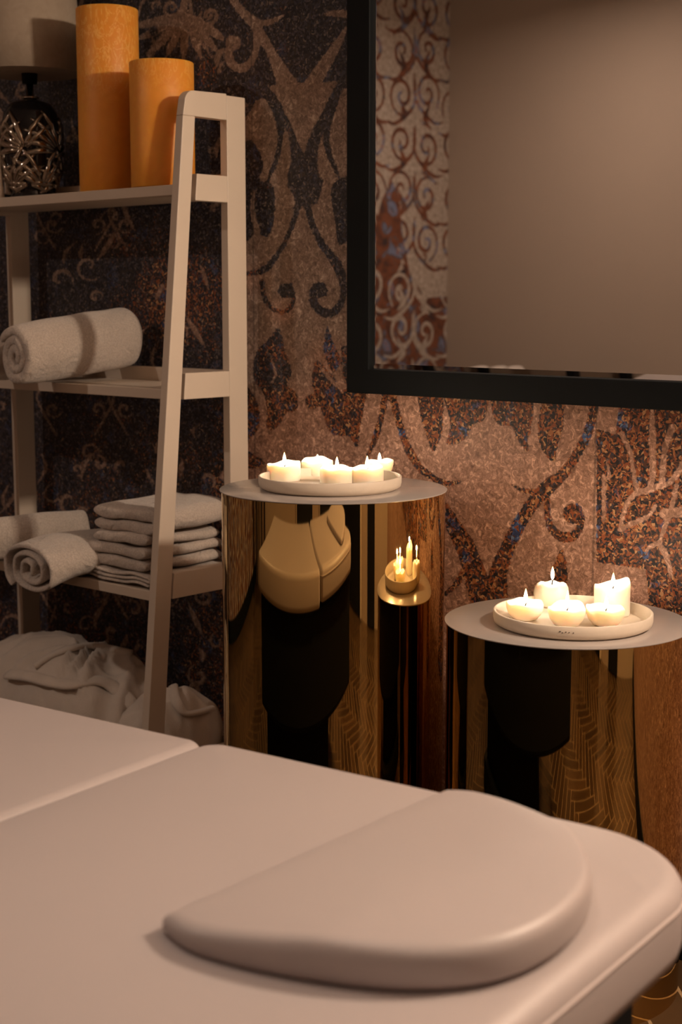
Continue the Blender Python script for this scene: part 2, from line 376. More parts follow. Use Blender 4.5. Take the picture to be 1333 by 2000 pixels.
    S([(762, 740, 16), (768, 778, 15), (779, 820, 14), (790, 858, 14), (805, 890, 17), (825, 918, 14), (850, 935, 12), (872, 944, 11), (902, 941, 5)])
    P([(820, 740), (862, 740), (866, 820), (861, 855), (846, 882), (830, 840), (820, 800)])
    P([(868, 740), (954, 740), (948, 815), (926, 829), (906, 860), (873, 868), (880, 830)])
    P([(962, 740), (1036, 740), (1040, 830), (1032, 858), (1034, 884), (1013, 862), (1000, 833), (975, 830), (962, 805)])
    P([(1072, 740), (1102, 740), (1101, 830), (1090, 870), (1082, 902), (1056, 872), (1053, 820)])
    S([(1040, 870, 4), (1042, 830, 6), (1050, 800, 6)], True)
    S([(1162, 740, 20), (1160, 798, 18), (1149, 845, 18), (1126, 890, 18), (1101, 925, 21), (1070, 952, 30), (1040, 985, 27), (1012, 1030, 27), (988, 1080, 30), (972, 1130, 38), (968, 1200, 60), (968, 1300, 80)])
    S([(1072, 955, 14), (1040, 960, 11), (1015, 955, 8), (999, 944, 3)])
    S([(1070, 960, 12), (1070, 1005, 13), (1080, 1035, 16), (1105, 1050, 20), (1128, 1040, 17), (1138, 1010, 10)])
    C(1120, 1003, 20)
    P([(870, 975), (890, 1005), (925, 1055), (952, 1120), (962, 1170), (985, 1240), (940, 1240), (912, 1150), (895, 1080), (870, 1030)], smooth=False)
    S([(918, 1070, 10), (908, 1110, 12), (892, 1140, 12), (870, 1160, 9)])
    P([(1097, 1072), (1110, 1120), (1104, 1140), (1078, 1125)])
    P([(1166, 836), (1204, 850), (1214, 740), (1900, 740), (1900, 1150), (1300, 1240), (1268, 1180), (1262, 1112), (1166, 1098)], smooth=False)
    for pts in ([(1214, 846, 10), (1232, 885, 9), (1239, 930, 8), (1247, 962, 12)], [(1274, 790, 6), (1275, 860, 14), (1275, 930, 12), (1262, 962, 10)],
                [(1314, 835, 14), (1299, 880, 12), (1293, 945, 12)], [(1345, 890, 15), (1312, 940, 10), (1270, 955, 12), (1240, 966, 10), (1224, 988, 9), (1212, 1034, 8)],
                [(1180, 930, 8), (1180, 1015, 8)], [(1212, 1036, 7), (1240, 1020, 10), (1265, 1010, 8), (1282, 988, 8)],
                [(1322, 950, 10), (1310, 1000, 10), (1290, 1058, 8), (1301, 1082, 12), (1312, 1125, 8)], [(1296, 1003, 18), (1345, 1000, 22)],
                [(1187, 898, 4), (1191, 935, 6)], [(1262, 1075, 6), (1285, 1062, 9), (1302, 1080, 6)]): S(pts, True)
    for k in range(60):
        x = rnd.uniform(1340, 2000); y = rnd.uniform(-100, 1400); p.spiral(x, y, rnd.uniform(20, 50), 1.2, rnd.uniform(0, 6.3), rnd.choice((-1, 1)), 4, 12, y > 760)
    for k in range(40):
        x = rnd.uniform(700, 1340); y = rnd.uniform(-100, 700); p.spiral(x, y, rnd.uniform(20, 50), 1.2, rnd.uniform(0, 6.3), rnd.choice((-1, 1)), 4, 12, False)
def wallgrid(name, u0, u1, z0, z1, step, place, attrs):
    nu = int((u1-u0)/step)+1; nz = int((z1-z0)/step)+1
    U, Z = np.meshgrid(np.linspace(u0, u1, nu), np.linspace(z0, z1, nz)); U = U.ravel(); Z = Z.ravel()
    co_ = place(U, Z)
    me = bpy.data.meshes.new(name); me.vertices.add(nu*nz); me.vertices.foreach_set('co', co_.astype(np.float32).ravel())
    i = np.arange(nu*nz).reshape(nz, nu); q = np.stack([i[:-1, :-1], i[:-1, 1:], i[1:, 1:], i[1:, :-1]], -1).reshape(-1, 4)
    nf = len(q); me.loops.add(nf*4); me.polygons.add(nf)
    me.loops.foreach_set('vertex_index', q.astype(np.int32).ravel())
    me.polygons.foreach_set('loop_start', (np.arange(nf)*4).astype(np.int32))
    me.update(calc_edges=True)
    for k, v in attrs(U, Z).items():
        a = me.attributes.new(k, 'FLOAT', 'POINT'); a.data.foreach_set('value', v.astype(np.float32))
    return me
def attrs_main(U, Z):
    px, py = photo_px(U, Z); p = Paint(px, py); paint_main(p)
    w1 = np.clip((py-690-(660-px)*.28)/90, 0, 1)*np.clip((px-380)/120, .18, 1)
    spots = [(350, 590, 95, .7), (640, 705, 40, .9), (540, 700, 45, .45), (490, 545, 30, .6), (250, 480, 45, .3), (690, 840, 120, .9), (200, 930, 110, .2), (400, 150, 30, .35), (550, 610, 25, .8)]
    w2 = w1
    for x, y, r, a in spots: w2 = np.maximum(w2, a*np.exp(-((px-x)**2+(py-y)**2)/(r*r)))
    sx = np.minimum(np.abs(U-SEAM1), np.abs(U-SEAM2))
    return {'motif': np.clip(p.d, -30, 30), 'warm': w2, 'seam': (sx < .0025).astype(float)}
SEAM1 = onY(1161, 1000, WALL).x; SEAM2 = SEAM1-1.06
def attrs_side(U, Z):
    X = U*420; Y = Z*420; p = Paint(X, Y, 20.0); rnd = random.Random(9)
    p.poly([(-900, -50), (2400, -50), (2400, 640), (1900, 760), (1400, 640), (1200, 840), (1080, 640), (960, 850), (800, 620), (500, 860), (250, 600), (0, 840), (-140, 600), (-280, 860), (-400, 600), (-900, 640)])
    xs = (U.min()*420, U.max()*420)
    x = xs[0]+30
    while x < xs[1]:
        for z in range(0, 1300, 105):
            for q in (-1, 1):
                cx = x+q*50; cz = z+rnd.uniform(-14, 14)
                p.spiral(cx, cz, 46, 1.5, rnd.uniform(0, 6.3), q, 6, 10, cz < 690); p.stroke([(cx-q*60, cz-60, 3), (cx-q*20, cz-62, 9), (cx+q*40, cz-20, 9), (cx+q*48, cz+40, 4)], cz < 690)
                p.stroke([(cx-q*15, cz+40, 2), (cx+q*8, cz+62, 16), (cx-q*12, cz+98, 2)], cz < 700)
                p.spiral(cx+q*8, cz+60, 14, 1.0, 0, q, 3, 6, cz < 600)
        x += 190
    return {'motif': np.clip(p.d, -30, 30), 'warm': np.clip(1.15-Z*.22, 0, 1), 'seam': U*0}
# ------------------------------------------------------------ room
XL, XR, YB = -5.2, 1.35, -1.15
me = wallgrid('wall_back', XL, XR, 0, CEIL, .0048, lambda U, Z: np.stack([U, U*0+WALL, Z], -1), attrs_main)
o = link('wall_back', me, M_WALLP, None, False); tag(o, kind='structure')
me = wallgrid('wall_left', YB, WALL, 0, CEIL, .008, lambda U, Z: np.stack([U*0+XL, U, Z], -1), attrs_side)
o = link('wall_left', me, M_WALLS, None, False); tag(o, kind='structure')
tag(box('wall_front', (XL-.1, YB-.1, 0), (XR, YB, CEIL), M_BEIGE, bev=0), kind='structure')
tag(box('wall_right', (XR, YB-.1, 0), (XR+.1, WALL+.1, CEIL), M_BEIGE, bev=0), kind='structure')
tag(box('ceiling', (XL-.1, YB-.1, CEIL), (XR+.1, WALL+.1, CEIL+.1), M_CEIL, bev=0), kind='structure')
tag(box('baseboard_back', (XL, WALL-.018, 0), (XR, WALL-.001, .10), M_BLACKFR), kind='structure')
tag(box('baseboard_left', (XL+.001, YB, 0), (XL+.018, WALL-.02, .10), M_BLACKFR), kind='structure')
def parquet():
    L, W = .48, .096; g = .004; vs = []; fs = []; tone = []; rnd = random.Random(2)
    bm = bmesh.new()
    a45 = R(45); ca, sa = math.cos(a45), math.sin(a45)
    for i in range(-70, 71):
        for j in range(-24, 25):
            for k in (0, 1):
                if k == 0: x0, y0 = i*W+j*L, i*W-j*L; b = (x0, y0, x0+L, y0+W)
                else: x0, y0 = i*W+j*L+L, i*W-j*L+W-L; b = (x0, y0, x0+W, y0+L)
                cx = (b[0]+b[2])/2; cy = (b[1]+b[3])/2
                X, Y = cx*ca-cy*sa-1.9, cx*sa+cy*ca+.8
                if not (XL-.3 < X < XR+.3 and YB-.3 < Y < WALL+.3): continue
                q = [(b[0]+g, b[1]+g), (b[2]-g, b[1]+g), (b[2]-g, b[3]-g), (b[0]+g, b[3]-g)]
                n = len(vs); t = rnd.random()
                for (x, y) in q:
                    xx = x*ca-y*sa-1.9; yy = x*sa+y*ca+.8; vs.append((xx, yy, 0)); tone.append(t)
                fs.append((n, n+1, n+2, n+3))
    me = bpy.data.meshes.new('floor'); me.from_pydata(vs, [], fs); me.update()
    a = me.attributes.new('tone', 'FLOAT', 'POINT'); a.data.foreach_set('value', tone)
    o = link('floor', me, M_WOOD, None, False); tag(o, kind='structure')
    o2 = box('trim_1', (XL-.1, YB-.1, -.06), (XR+.1, WALL+.1, -.0008), M_JOINT, bev=0); tag(o2, kind='structure')
parquet()
# dark double door and dark curtainless cupboard front on the camera side of the room
def door(n, x0, x1):
    d = box('door_%d' % n, (x0, YB+.001, .01), (x1, YB+.045, 2.25), M_DARK); tag(d, kind='structure')
    h = tubeobj('door_handle', [((x0+.07), YB+.05, 1.02), (x0+.07, YB+.10, 1.02), (x0+.19, YB+.10, 1.02)], .009, M_CHROME, d)
    for a, b in (((x0-.07, YB, 0), (x0, YB+.055, 2.32)), ((x1, YB, 0), (x1+.07, YB+.055, 2.32)), ((x0-.07, YB, 2.25), (x1+.07, YB+.055, 2.32))):
        box('door_frame', a, b, M_BEIGE, d)
door(1, -1.75, -.75); door(2, -.2, .85)
tag(box('trim_2', (XR-.05, -.5, .01), (XR-.001, 1.0, 2.3), M_DARK), kind='structure')
tag(box('trim_3', (XR-.06, 1.0, .01), (XR-.001, 1.08, 2.3), M_SHELF), kind='structure')
tag(box('trim_4', (XR-.05, 1.5, .01), (XR-.001, 1.95, 2.3), M_DARK), kind='structure')
for i, (x, y, z, p, sp) in enumerate(DOWN):
    lab = ['round unseen ceiling downlight added to light the treatment bed', 'round recessed ceiling downlight near the beige wall seen in the mirror', 'round unseen ceiling downlight added as fill nearest the dark doors'][i]
    t = thing('unseen_downlight', (x, y, CEIL), lab, 'ceiling light', None)
    lathe('trim_ring', [(.062, -.02), (.085, -.018), (.09, -.001), (.062, -.001)], M_SHELF, t, 48)
    lathe('diffuser', [(.001, -.004), (.06, -.004), (.06, -.0015), (.001, -.0015)], M_GLOW, t, 32)
t = thing('wall_sconce', (LAMP[0], WALL, LAMP[2]), 'wall lamp to the right of the mirror with a round glowing bulb', 'wall lamp')
box('back_plate', (-.05, -.02, -.2), (.05, -.001, -.08), M_CHROME, t)
tubeobj('arm', [(0, -.01, -.14), (0, -.2, -.14), (0, -.31, -.13), (0, -.31, -.055)], .008, M_CHROME, t)
tubeobj('bulb_holder', [(0, -.31, -.08), (0, -.31, -.05)], .02, M_CHROME, t)
lathe('bulb', [(.001, -.052), (.012, -.045), (.021, -.025), (.0245, -.003), (.021, .017), (.012, .029), (.001, .033)], M_GLOW, t, 32).location = (0, -.31, 0)
# ------------------------------------------------------------ mirror
FY = WALL-.032
k = FY/WALL
ml, mb = onY(677, 400, FY).x, H+(1.189-H)*k
il, ib = onY(720, 722, FY).x, H+(1.249-H)*k
mr = -1.12; mt = 2.36; ir = mr-.068; it = mt-.06
t = thing('wall_mirror', ((ml+mr)/2, WALL-.003, mb), 'large wall mirror with a wide matte black frame above the candle tables', 'mirror')
ox, oz = -(ml+mr)/2, -mb; oy = -(WALL-.003)
def mloc(x, y, z): return (x+ox, y+oy, z+oz)
bm = bmesh.new(); O = [(ml, mb), (mr, mb), (mr, mt), (ml, mt)]; I = [(il, ib), (ir, ib), (ir, it), (il, it)]
vo = [[bm.verts.new(mloc(a, y, b)) for a, b in ring] for ring, y in ((O, WALL-.003), (O, FY), (I, FY), (I, WALL-.003))]
for a, b in ((0, 1), (1, 2), (2, 3), (3, 0)):
    for i in range(4): j = (i+1) % 4; bm.faces.new((vo[a][i], vo[a][j], vo[b][j], vo[b][i]))
bevel_mod(frombm('frame', bm, M_BLACKFR, t), .0025)
bm = bmesh.new(); bw = .014; GY = WALL-.022
Bv = [(il+bw, ib+bw), (ir-bw, ib+bw), (ir-bw, it-bw), (il+bw, it-bw)]
I2 = [(il, ib), (ir, ib), (ir, it), (il, it)]
A1 = [bm.verts.new(mloc(a, GY+.0016, b)) for a, b in I2]; A2 = [bm.verts.new(mloc(a, GY, b)) for a, b in Bv]
for i in range(4): j = (i+1) % 4; bm.faces.new((A1[i], A1[j], A2[j], A2[i]))
bm.faces.new(A2); A3 = [bm.verts.new(mloc(a, WALL-.006, b)) for a, b in I2]
for i in range(4): j = (i+1) % 4; bm.faces.new((A1[i], A1[j], A3[j], A3[i]))
bm.faces.new(A3[::-1]); frombm('mirror_glass', bm, M_MIRROR, t)
# ------------------------------------------------------------ gold drum tables
def drum(cx, cy, r, h, label):
    t = thing('gold_side_table', (cx, cy, 0), label, 'side table', 'gold drum side tables')
    lathe('drum', [(r-.03, .0), (r-.004, .0), (r-.004, h-.004), (r-.03, h-.004)], M_GOLD, t, 256)
    o = lathe('table_top', [(.001, h-.0035), (r-.002, h-.0035), (r, h-.0022), (r, h-.0008), (r-.0015, h), (.001, h)], M_TOP, t, 192)
    return t
TT = onZ(651.5, 953, 1.01); TS = onZ(1108, 1211.5, .77); RT = .25
for o_ in (drum(TT.x, TT.y, RT, 1.01, 'taller polished gold drum table with a pale round top, beside the white shelf'),
           drum(TS.x, TS.y, RT, .77, 'shorter polished gold drum table with a pale round top, at the right behind the bed')):
    for c in o_.children:
        m = c.modifiers.new('edge', 'EDGE_SPLIT'); m.split_angle = R(35)
def tray(x, y, z, r, label):
    t = thing('candle_tray', (x, y, z), label, 'tray', 'round candle trays')
    lathe('tray_body', [(.001, 0), (r-.012, 0), (r-.002, .006), (r, .014), (r, .0275), (r-.0015, .029), (r-.004, .029), (r-.0055, .027), (r-.0055, .012), (r-.012, .0065), (.001, .006)], M_TRAY, t, 128)
    return t
q = onZ(645, 929, 1.038); TRT = q.copy(); tray(q.x, q.y, 1.0103, .157, 'cream round tray holding five candles on the taller gold table')
q = onZ(1119.5, 1192, .799); TRS = q.copy(); trs = tray(q.x, q.y, .7703, .160, 'cream round tray holding five candles on the shorter gold table')
vs, fs = [], []
for da, z, w_ in ((-.13, .019, .0035), (-.10, .017, .0022), (-.06, .0185, .0028), (-.02, .018, .002), (.03, .0175, .0022)):
    a = -R(58)+da; v, f = tube('', [(.1606*math.cos(a-w_*3), .1606*math.sin(a-w_*3), z), (.1606*math.cos(a+w_*3), .1606*math.sin(a+w_*3), z+.0008)], .0008, None, None, 6)
    n = len(vs); vs.extend(v); fs.extend([tuple(n+i for i in q_) for q_ in f])
fromdata('smudge', vs, fs, M_WICK, trs)
# ------------------------------------------------------------ burning candles
def candle(px, py, zf, rpx, h, flame_h, label, kind='bowl', lip=.0, lipdir=0, wick=None, rgt=0):
    """px,py: foot centre in the photo on height zf; rpx radius in photo pixels"""
    p = onZ(px, py, zf); dist = math.hypot(p.x, p.y)/math.cos(math.atan2(H-zf, math.hypot(p.x, p.y)))*1.0
    r = rpx*dist/FP
    t = thing('candle', (p.x, p.y, zf), label, 'candle', 'lit candles on the trays')
    dep = .012
    if kind == 'bowl': prof = [(.001, 0), (r*.50, 0), (r*.66, h*.08), (r*.88, h*.38), (r*.99, h*.72), (r, h*.92), (r*.97, h), (r*.90, h*.985), (r*.82, h-.004), (r*.62, h-dep), (.001, h-dep-.001)]
    elif kind == 'ball': prof = [(.001, 0), (r*.62, 0), (r*.84, h*.12), (r*.98, h*.34), (r, h*.55), (r*.95, h*.78), (r*.84, h*.93), (r*.68, h), (r*.55, h), (r*.42, h-.002), (.001, h-.003)]
    else: prof = [(.001, 0), (r*.97, 0), (r, .003), (r, h*.5), (r, h*.9), (r*.985, h), (r*.93, h), (r*.87, h-.003), (r*.6, h-dep), (.001, h-dep-.001)]
    nl = len(prof)
    def rim(a, k_, rr, zz):
        f = max(0, math.cos(a-lipdir))**1.6
        top = 1.0 if k_ >= nl-6 and k_ < nl-2 else (.5 if k_ == nl-7 or k_ == nl-2 else 0)
        wob = 1+.02*math.sin(3*a+px)+.012*math.sin(7*a)
        return rr*wob, zz+top*(lip*f+.0015*math.sin(5*a+px))
    body = lathe('wax_body', prof, M_WAX, t, 64, rim)
    top = (h-dep if kind != 'ball' else h-.003)
    w_ = tubeobj('wick', [(0, 0, top-.002), (.0003, 0, top+.004), (.0012, .0006, top+.009), (.0028, .001, top+.0125)], .0012, M_WICK, t, 6)
    fh = flame_h
    f = lathe('flame', [(.0004, 0), (.0022, fh*.1), (.0036, fh*.25), (.0041, fh*.38), (.0036, fh*.55), (.0024, fh*.75), (.0011, fh*.92), (.0002, fh)], M_FLAME, t, 20)
    f.location = (.001, 0, top+.0095)
    l = bpy.data.lights.new('flame_light', 'POINT'); l.energy = FLAME_W; l.color = (1, .78, .56); l.shadow_soft_size = .006
    lo_ = bpy.data.objects.new('flame_light', l); COL.objects.link(lo_); lo_.parent = t; lo_.location = (.001, 0, top+.0095+fh*.8)
    f.visible_shadow = True
    return t
ZT, ZS = 1.0168, .7768
BK = R(135)
candle(555.5, 938, ZT, 33, .036, .030, 'leftmost candle on the taller table, burnt low with a raised back lip', 'pillar', .007, BK-.6)
candle(620, 929, ZT, 31, .034, .018, 'candle second from left on the taller table, at the back with a tall thin wall', 'pillar', .008, BK)
candle(658, 944, ZT, 33, .034, .028, 'middle front candle on the taller table with a melted hollow', 'pillar', .005, BK+.3)
candle(717, 943, ZT, 33, .034, .029, 'candle with the highest flame on the taller table, right of the middle one', 'pillar', .005, BK-.8)
candle(741, 929, ZT, 28, .034, .022, 'rightmost candle on the taller table, partly hidden at the back', 'bowl', .004, BK-1.2)
candle(1026, 1210, ZS, 36, .036, .031, 'leftmost bowl shaped candle on the shorter table', 'bowl', .002, BK)
candle(1078, 1184, ZS, 34, .050, .029, 'plump round candle with a flat top at the back of the shorter table', 'ball')
candle(1107, 1222, ZS, 36, .037, .038, 'front centre candle on the shorter table with the longest flame and raised back wall', 'bowl', .010, BK-.5)
candle(1196, 1200, ZS, 34, .061, .029, 'tall pillar candle with a slanting melted top on the shorter table', 'pillar', .013, BK-1.3)
candle(1183, 1221, ZS, 37, .036, .028, 'front right bowl shaped candle on the shorter table', 'bowl', .004, BK+1.2)
# ------------------------------------------------------------ white shelf
FN = lambda z: 2.338+.0975*z      # front edge of the raked front legs
SX0, SX1 = -3.745, -2.79
sh = thing('ladder_shelf', (0, 0, 0), 'cream white wooden shelf with raked front legs and four boards against the patterned wall', 'shelf')
def side_frame(x0, x1):
    lw = .059
    def prism(name, pts):
        bm = bmesh.new(); a = [bm.verts.new((x0, y, z)) for y, z in pts]; b = [bm.verts.new((x1, y, z)) for y, z in pts]
        bm.faces.new(a); bm.faces.new(b[::-1]); n = len(pts)
        for i in range(n): j = (i+1) % n; bm.faces.new((a[i], b[i], b[j], a[j]))
        return bevel_mod(frombm(name, bm, M_SHELF, fr), .0018)
    fr = box('side_frame', (x0+.0002, 2.668, 0), (x1-.0002, 2.733, 1.929), M_SHELF, sh, .0018)
    prism('front_leg', [(FN(0), 0), (FN(0)+lw, 0), (FN(1.868)+lw*.68, 1.868), (FN(1.868), 1.868)])
    top = [(FN(1.868), 1.8681)]
    for k_ in range(7):
        a = R(180-k_*15); r_ = .03; top.append((FN(1.93)+r_+r_*math.cos(a), 1.93-r_+r_*math.sin(a)))
    top += [(2.6678, 1.933), (2.6678, 1.8681)]
    prism('top_rail', top)
    for z in (.178, .668, 1.171, 1.664):
        prism('cross_rail', [(FN(z)+lw-.002, z), (2.6678, z), (2.6678, z+.066), (FN(z+.066)+lw-.002, z+.066)])
side_frame(SX1-.026, SX1); side_frame(SX0, SX0+.026)
for z in (.205, .692, 1.199, 1.702):
    b = box('shelf_board', (SX0+.0262, FN(z)+.006, z-.026), (SX1-.0262, 2.70, z), M_SHELF, sh, .002)
    box('back_rail', (SX0+.0262, 2.701, z-.026), (SX1-.0262, 2.722, z+.038), M_SHELF, sh, .002)
# ------------------------------------------------------------ top shelf: pillar candles and lamp
def pillar(px, ytop, Yd, rad, label, zt=None):
    q0 = onY(px, 371, Yd); z1 = onY(px, ytop, Yd).z; h = z1-1.7025
    t = thing('pillar_candle', (q0.x, Yd, 1.7025), label, 'pillar candle', 'amber pillar candles')
    lathe('wax_body', [(.001, 0), (rad-.002, 0), (rad, .002), (rad, h*.3), (rad, h*.6), (rad, h-.002), (rad-.002, h), (rad-.006, h), (rad-.012, h-.003), (.001, h-.006)], M_AMBER, t, 96)
    tubeobj('wick', [(0, 0, h-.007), (0, 0, h+.004)], .0012, M_WICK, t, 6)
pillar(216.5, 17, 2.615, .082, 'taller amber pillar candle beside the lamp on the top shelf board')
pillar(319.5, 122, 2.59, .082, 'shorter amber pillar candle next to the shelf side frame on the top board')
lq = onY(64, 370, 2.615); t = thing('table_lamp', (lq.x, 2.615, 1.7025), 'table lamp with a linen drum shade and a dark chrome base with leaf relief', 'lamp')
lathe('lamp_base', [(.001, 0), (.062, 0), (.066, .008), (.058, .018), (.062, .03), (.078, .075), (.083, .13), (.082, .19), (.075, .235), (.058, .262), (.03, .272), (.018, .276), (.001, .277)], M_CHROMED, t, 64)
vs, fs = [], []
def brad(z): 
    zz = [0, .018, .03, .075, .13, .19, .235, .262]; rr = [.066, .058, .062, .078, .083, .082, .075, .058]; return float(np.interp(z, zz, rr))
def addtube(pts, rad):
    v, f = tube('', pts, rad, None); n = len(vs); vs.extend(v); fs.extend([tuple(n+i for i in a) for a in f])
for fi in range(5):
    for hz, L, angs, da in ((.125, .125, (-80, -62, -44, -26, -8, 12, 32), 0), (.022, .130, (-48, -30, -12, 6, 24, 42), 36), (.035, .075, (-75, -95, 72, 92), 6)):
        ac = R(fi*72-50+da)
        for s_ in angs:
            pts = []; rads = []; Lr = L*(1-.1*abs(s_)/90)
            for k_ in range(8):
                u = k_/7; ang = R(s_); bend = R(16)*u*(1 if s_ > 0 else -1)
                z = hz+Lr*(.10+.9*u)*math.cos(ang+bend); dx = Lr*(.10+.9*u)*math.sin(ang+bend)
                z = min(.258, max(.012, z)); r_ = brad(z); a = ac+dx/.08
                pts.append(((r_+.001)*math.cos(a), (r_+.001)*math.sin(a), z)); rads.append(.0018+.0076*math.sin(math.pi*min(1, .1+u*.88))**.8)
            addtube(pts, rads)
fromdata('leaf_relief', vs, fs, M_CHROME, t)
lathe('neck', [(.001, .276), (.026, .277), (.024, .283), (.011, .286), (.0095, .318), (.001, .319)], M_CHROME, t, 32)
lathe('bulb_socket', [(.001, .318), (.021, .319), (.023, .36), (.02, .40), (.001, .401)], M_BLACKFR, t, 32)
sb = onY(64, 143, 2.615).z-1.7025
lathe('lamp_shade', [(.1445, sb), (.146, sb), (.134, sb+.26), (.1325, sb+.26), (.1425, sb+.004)], M_SHADE, t, 96)
tubeobj('power_cord', [(-.03, -.055, .006), (-.07, -.07, .012), (-.11, -.085, .006), (-.135, -.09, .005)], .004, M_BLACKFR, t)
for n_ in ('lamp_shade',): pass
q = onY(2, 374, 2.53)
t = thing('pale_stand', (q.x, 2.53, 1.7025), 'pale narrow upright stand left of the lamp, cut off by the photo edge', 'stand')
tubeobj('post', [(0, 0, .0), (-.004, 0, .05), (-.007, 0, .15), (-.007, 0, .20)], [.010, .007, .007, .012], M_SHELF, t)
# ------------------------------------------------------------ towels
def ribbon(name, center, ht, length, mat, parent, axis_rz=0, nsec=14, wob=.003, seed=0, sag=None, taper=None, loc=(0, 0, 0), stretch=None):
    """cross section in local x,z ; extruded along local +y"""
    P = [Vector((a, 0, b)) for a, b in center]; n = len(P); vs = []; fs = []
    nor = []
    for i in range(n):
        tg = (P[min(n-1, i+1)]-P[max(0, i-1)]).normalized(); nor.append(Vector((-tg.z, 0, tg.x)))
    hts = ht if isinstance(ht, (list, tuple)) else [ht]*n
    secs = [0, .012, .04]+[(.04+.92*k_/(nsec-1)) for k_ in range(1, nsec-1)]+[.96, .988, 1]
    ends = {0: .45, 1: .82, len(secs)-1: .45, len(secs)-2: .82}
    for si, sv in enumerate(secs):
        y = sv*length; e = ends.get(si, 1.0)
        for side in (1, -1):
            for i in range(n):
                edge = .55 if i in (0, n-1) else 1.0
                v = P[i]+nor[i]*side*hts[i]*e*edge; v.y = y
                d = noise.noise_vector(Vector((v.x*14+seed*3.1, y*9+seed, v.z*14)))*wob+noise.noise_vector(Vector((v.x*40+seed, y*30, v.z*40)))*wob*.35
                v = v+Vector((d.x, d.y*1.5, d.z))
                if taper: v = taper(v, sv, i/(n-1))
                vs.append(v)
    m = 2*n
    for si in range(len(secs)-1):
        a = si*m; b = a+m
        for i in range(n-1):
            fs.append((a+i, a+i+1, b+i+1, b+i)); fs.append((a+n+i, b+n+i, b+n+i+1, a+n+i+1))
        fs.append((a, b, b+n, a+n)); fs.append((a+n-1, a+2*n-1, b+2*n-1, b+n-1))
    for a in (0, (len(secs)-1)*m):
        for i in range(n-1): fs.append((a+i, a+i+1, a+n+i+1, a+n+i))
    o = fromdata(name, vs, fs, mat, parent); o.location = loc; o.rotation_euler = (0, 0, axis_rz)
    s = o.modifiers.new('sub', 'SUBSURF'); s.levels = 1; s.render_levels = 1
    return o
def spiral_pts(r0, r1, turns, sx=1, sz=1, a0=0, n=None):
    n = n or int(turns*22); return [((r0+(r1-r0)*k_/n)*math.cos(a0+turns*2*math.pi*k_/n)*sx, (r0+(r1-r0)*k_/n)*math.sin(a0+turns*2*math.pi*k_/n)*sz) for k_ in range(n+1)]
def floor_to(o, z):
    """set the object so that its lowest vertex rests on z"""
    bpy.context.view_layer.update()
    mz = min((o.matrix_world @ v.co).z for v in o.data.vertices); o.location.z += z-mz
def rolled(a, b, rad, zrest, label, turns=3.2, sx=1, sz=1, seed=1, group=None, ht=None, bulge=.1, a0=-1.2):
    d = Vector((b[0]-a[0], b[1]-a[1])); L = d.length; rise = globals().get('RISE', 0); rz = math.atan2(d.y, d.x)-math.pi/2
    th = ht or rad/(turns+.6)*.56
    def tp(v, sv, u):
        k_ = 1+bulge*math.sin(math.pi*(.15+.8*sv))-.06; return Vector((v.x*k_, v.y, v.z*k_*(1+rise*2*sv)+rise*sv))
    o = ribbon('rolled_towel', spiral_pts(.012, rad-th, turns, sx, sz, a0), th, L, M_TOWEL, None, rz, 14, .005, seed, taper=tp, loc=(a[0], a[1], zrest+rad))
    floor_to(o, zrest); tag(o, label, 'towel', group); return o
a = onY(26, 684, 2.31); b = onY(250, 665, 2.70); RISE = .04
rolled((a.x, 2.31), (b.x, 2.70), .09, 1.2, 'thick rolled towel lying across the second shelf board', 2.6, .92, 1.02, 2, 'rolled towels on the second board', bulge=.06)
RISE = 0
a = onY(-36, 715, 2.335)
rolled((a.x, 2.335), (a.x+.0, 2.68), .062, 1.2, 'rolled towel at the left edge of the second board, mostly hidden by the thick roll', 2.6, 1, .95, 5, 'rolled towels on the second board')
# third board: folded stack
def fold_pts(w_, layers, gap, start=0, rfold=None):
    """serpentine, fold ends rounded; x in 0..w"""
    pts = []; 
    for l in range(layers):
        z = l*gap; xs = np.linspace(0, w_, 12); 
        if l % 2: xs = xs[::-1]
        for x in xs: pts.append((float(x), z+.001*math.sin(x*60+l)))
        if l < layers-1:
            sgn = 1 if l % 2 == 0 else -1; cx = w_ if sgn > 0 else 0
            for k_ in range(1, 6):
                a = -math.pi/2+math.pi*k_/6; pts.append((cx+sgn*gap*.55*math.cos(a), z+gap/2+gap/2*math.sin(a)))
    return pts
def folded(x0, x1, y0, y1, z, layers, thick, label, flip=False, seed=0, lift=None, rz=0):
    gap = thick/layers; pts = fold_pts(x1-x0-gap, layers, gap)
    if flip: pts = [((x1-x0-gap)-p_[0], p_[1]) for p_ in pts]
    def tp(v, sv, u):
        v = v.copy(); 
        if lift: v.z += lift(v.x, sv)
        return v
    o = ribbon('folded_towel', pts, gap*.47, y1-y0, M_TOWEL, None, rz, 12, .0075, seed, taper=tp, loc=(x0+gap/2, y0, z+gap/2))
    floor_to(o, z); tag(o, label, 'towel', 'folded towels stacked on the third board'); return o
fl = onZ(172, 1140, .692)
sx0 = onY(172, 1120, 2.43).x; sx1 = -2.826
zz = .6925
folded(sx0+.01, sx1, 2.415, 2.69, zz, 3, .030, 'thin folded towel at the bottom of the stack behind the shelf leg', True, 1); zz += .031
folded(sx0+.0, sx1-.002, 2.42, 2.69, zz, 2, .066, 'folded towel with an open fold on its left, second from the bottom of the stack', True, 2); zz += .066
folded(sx0+.02, sx1-.002, 2.42, 2.685, zz, 1, .032, 'single layer folded towel lying third from the bottom of the stack', False, 3, lift=lambda x, s: .004*math.sin(x*12)); zz += .034
folded(sx0+.01, sx1-.002, 2.43, 2.695, zz, 2, .064, 'thick folded towel on top of the stack behind the shelf leg', False, 4, lift=lambda x, s: .010*s)
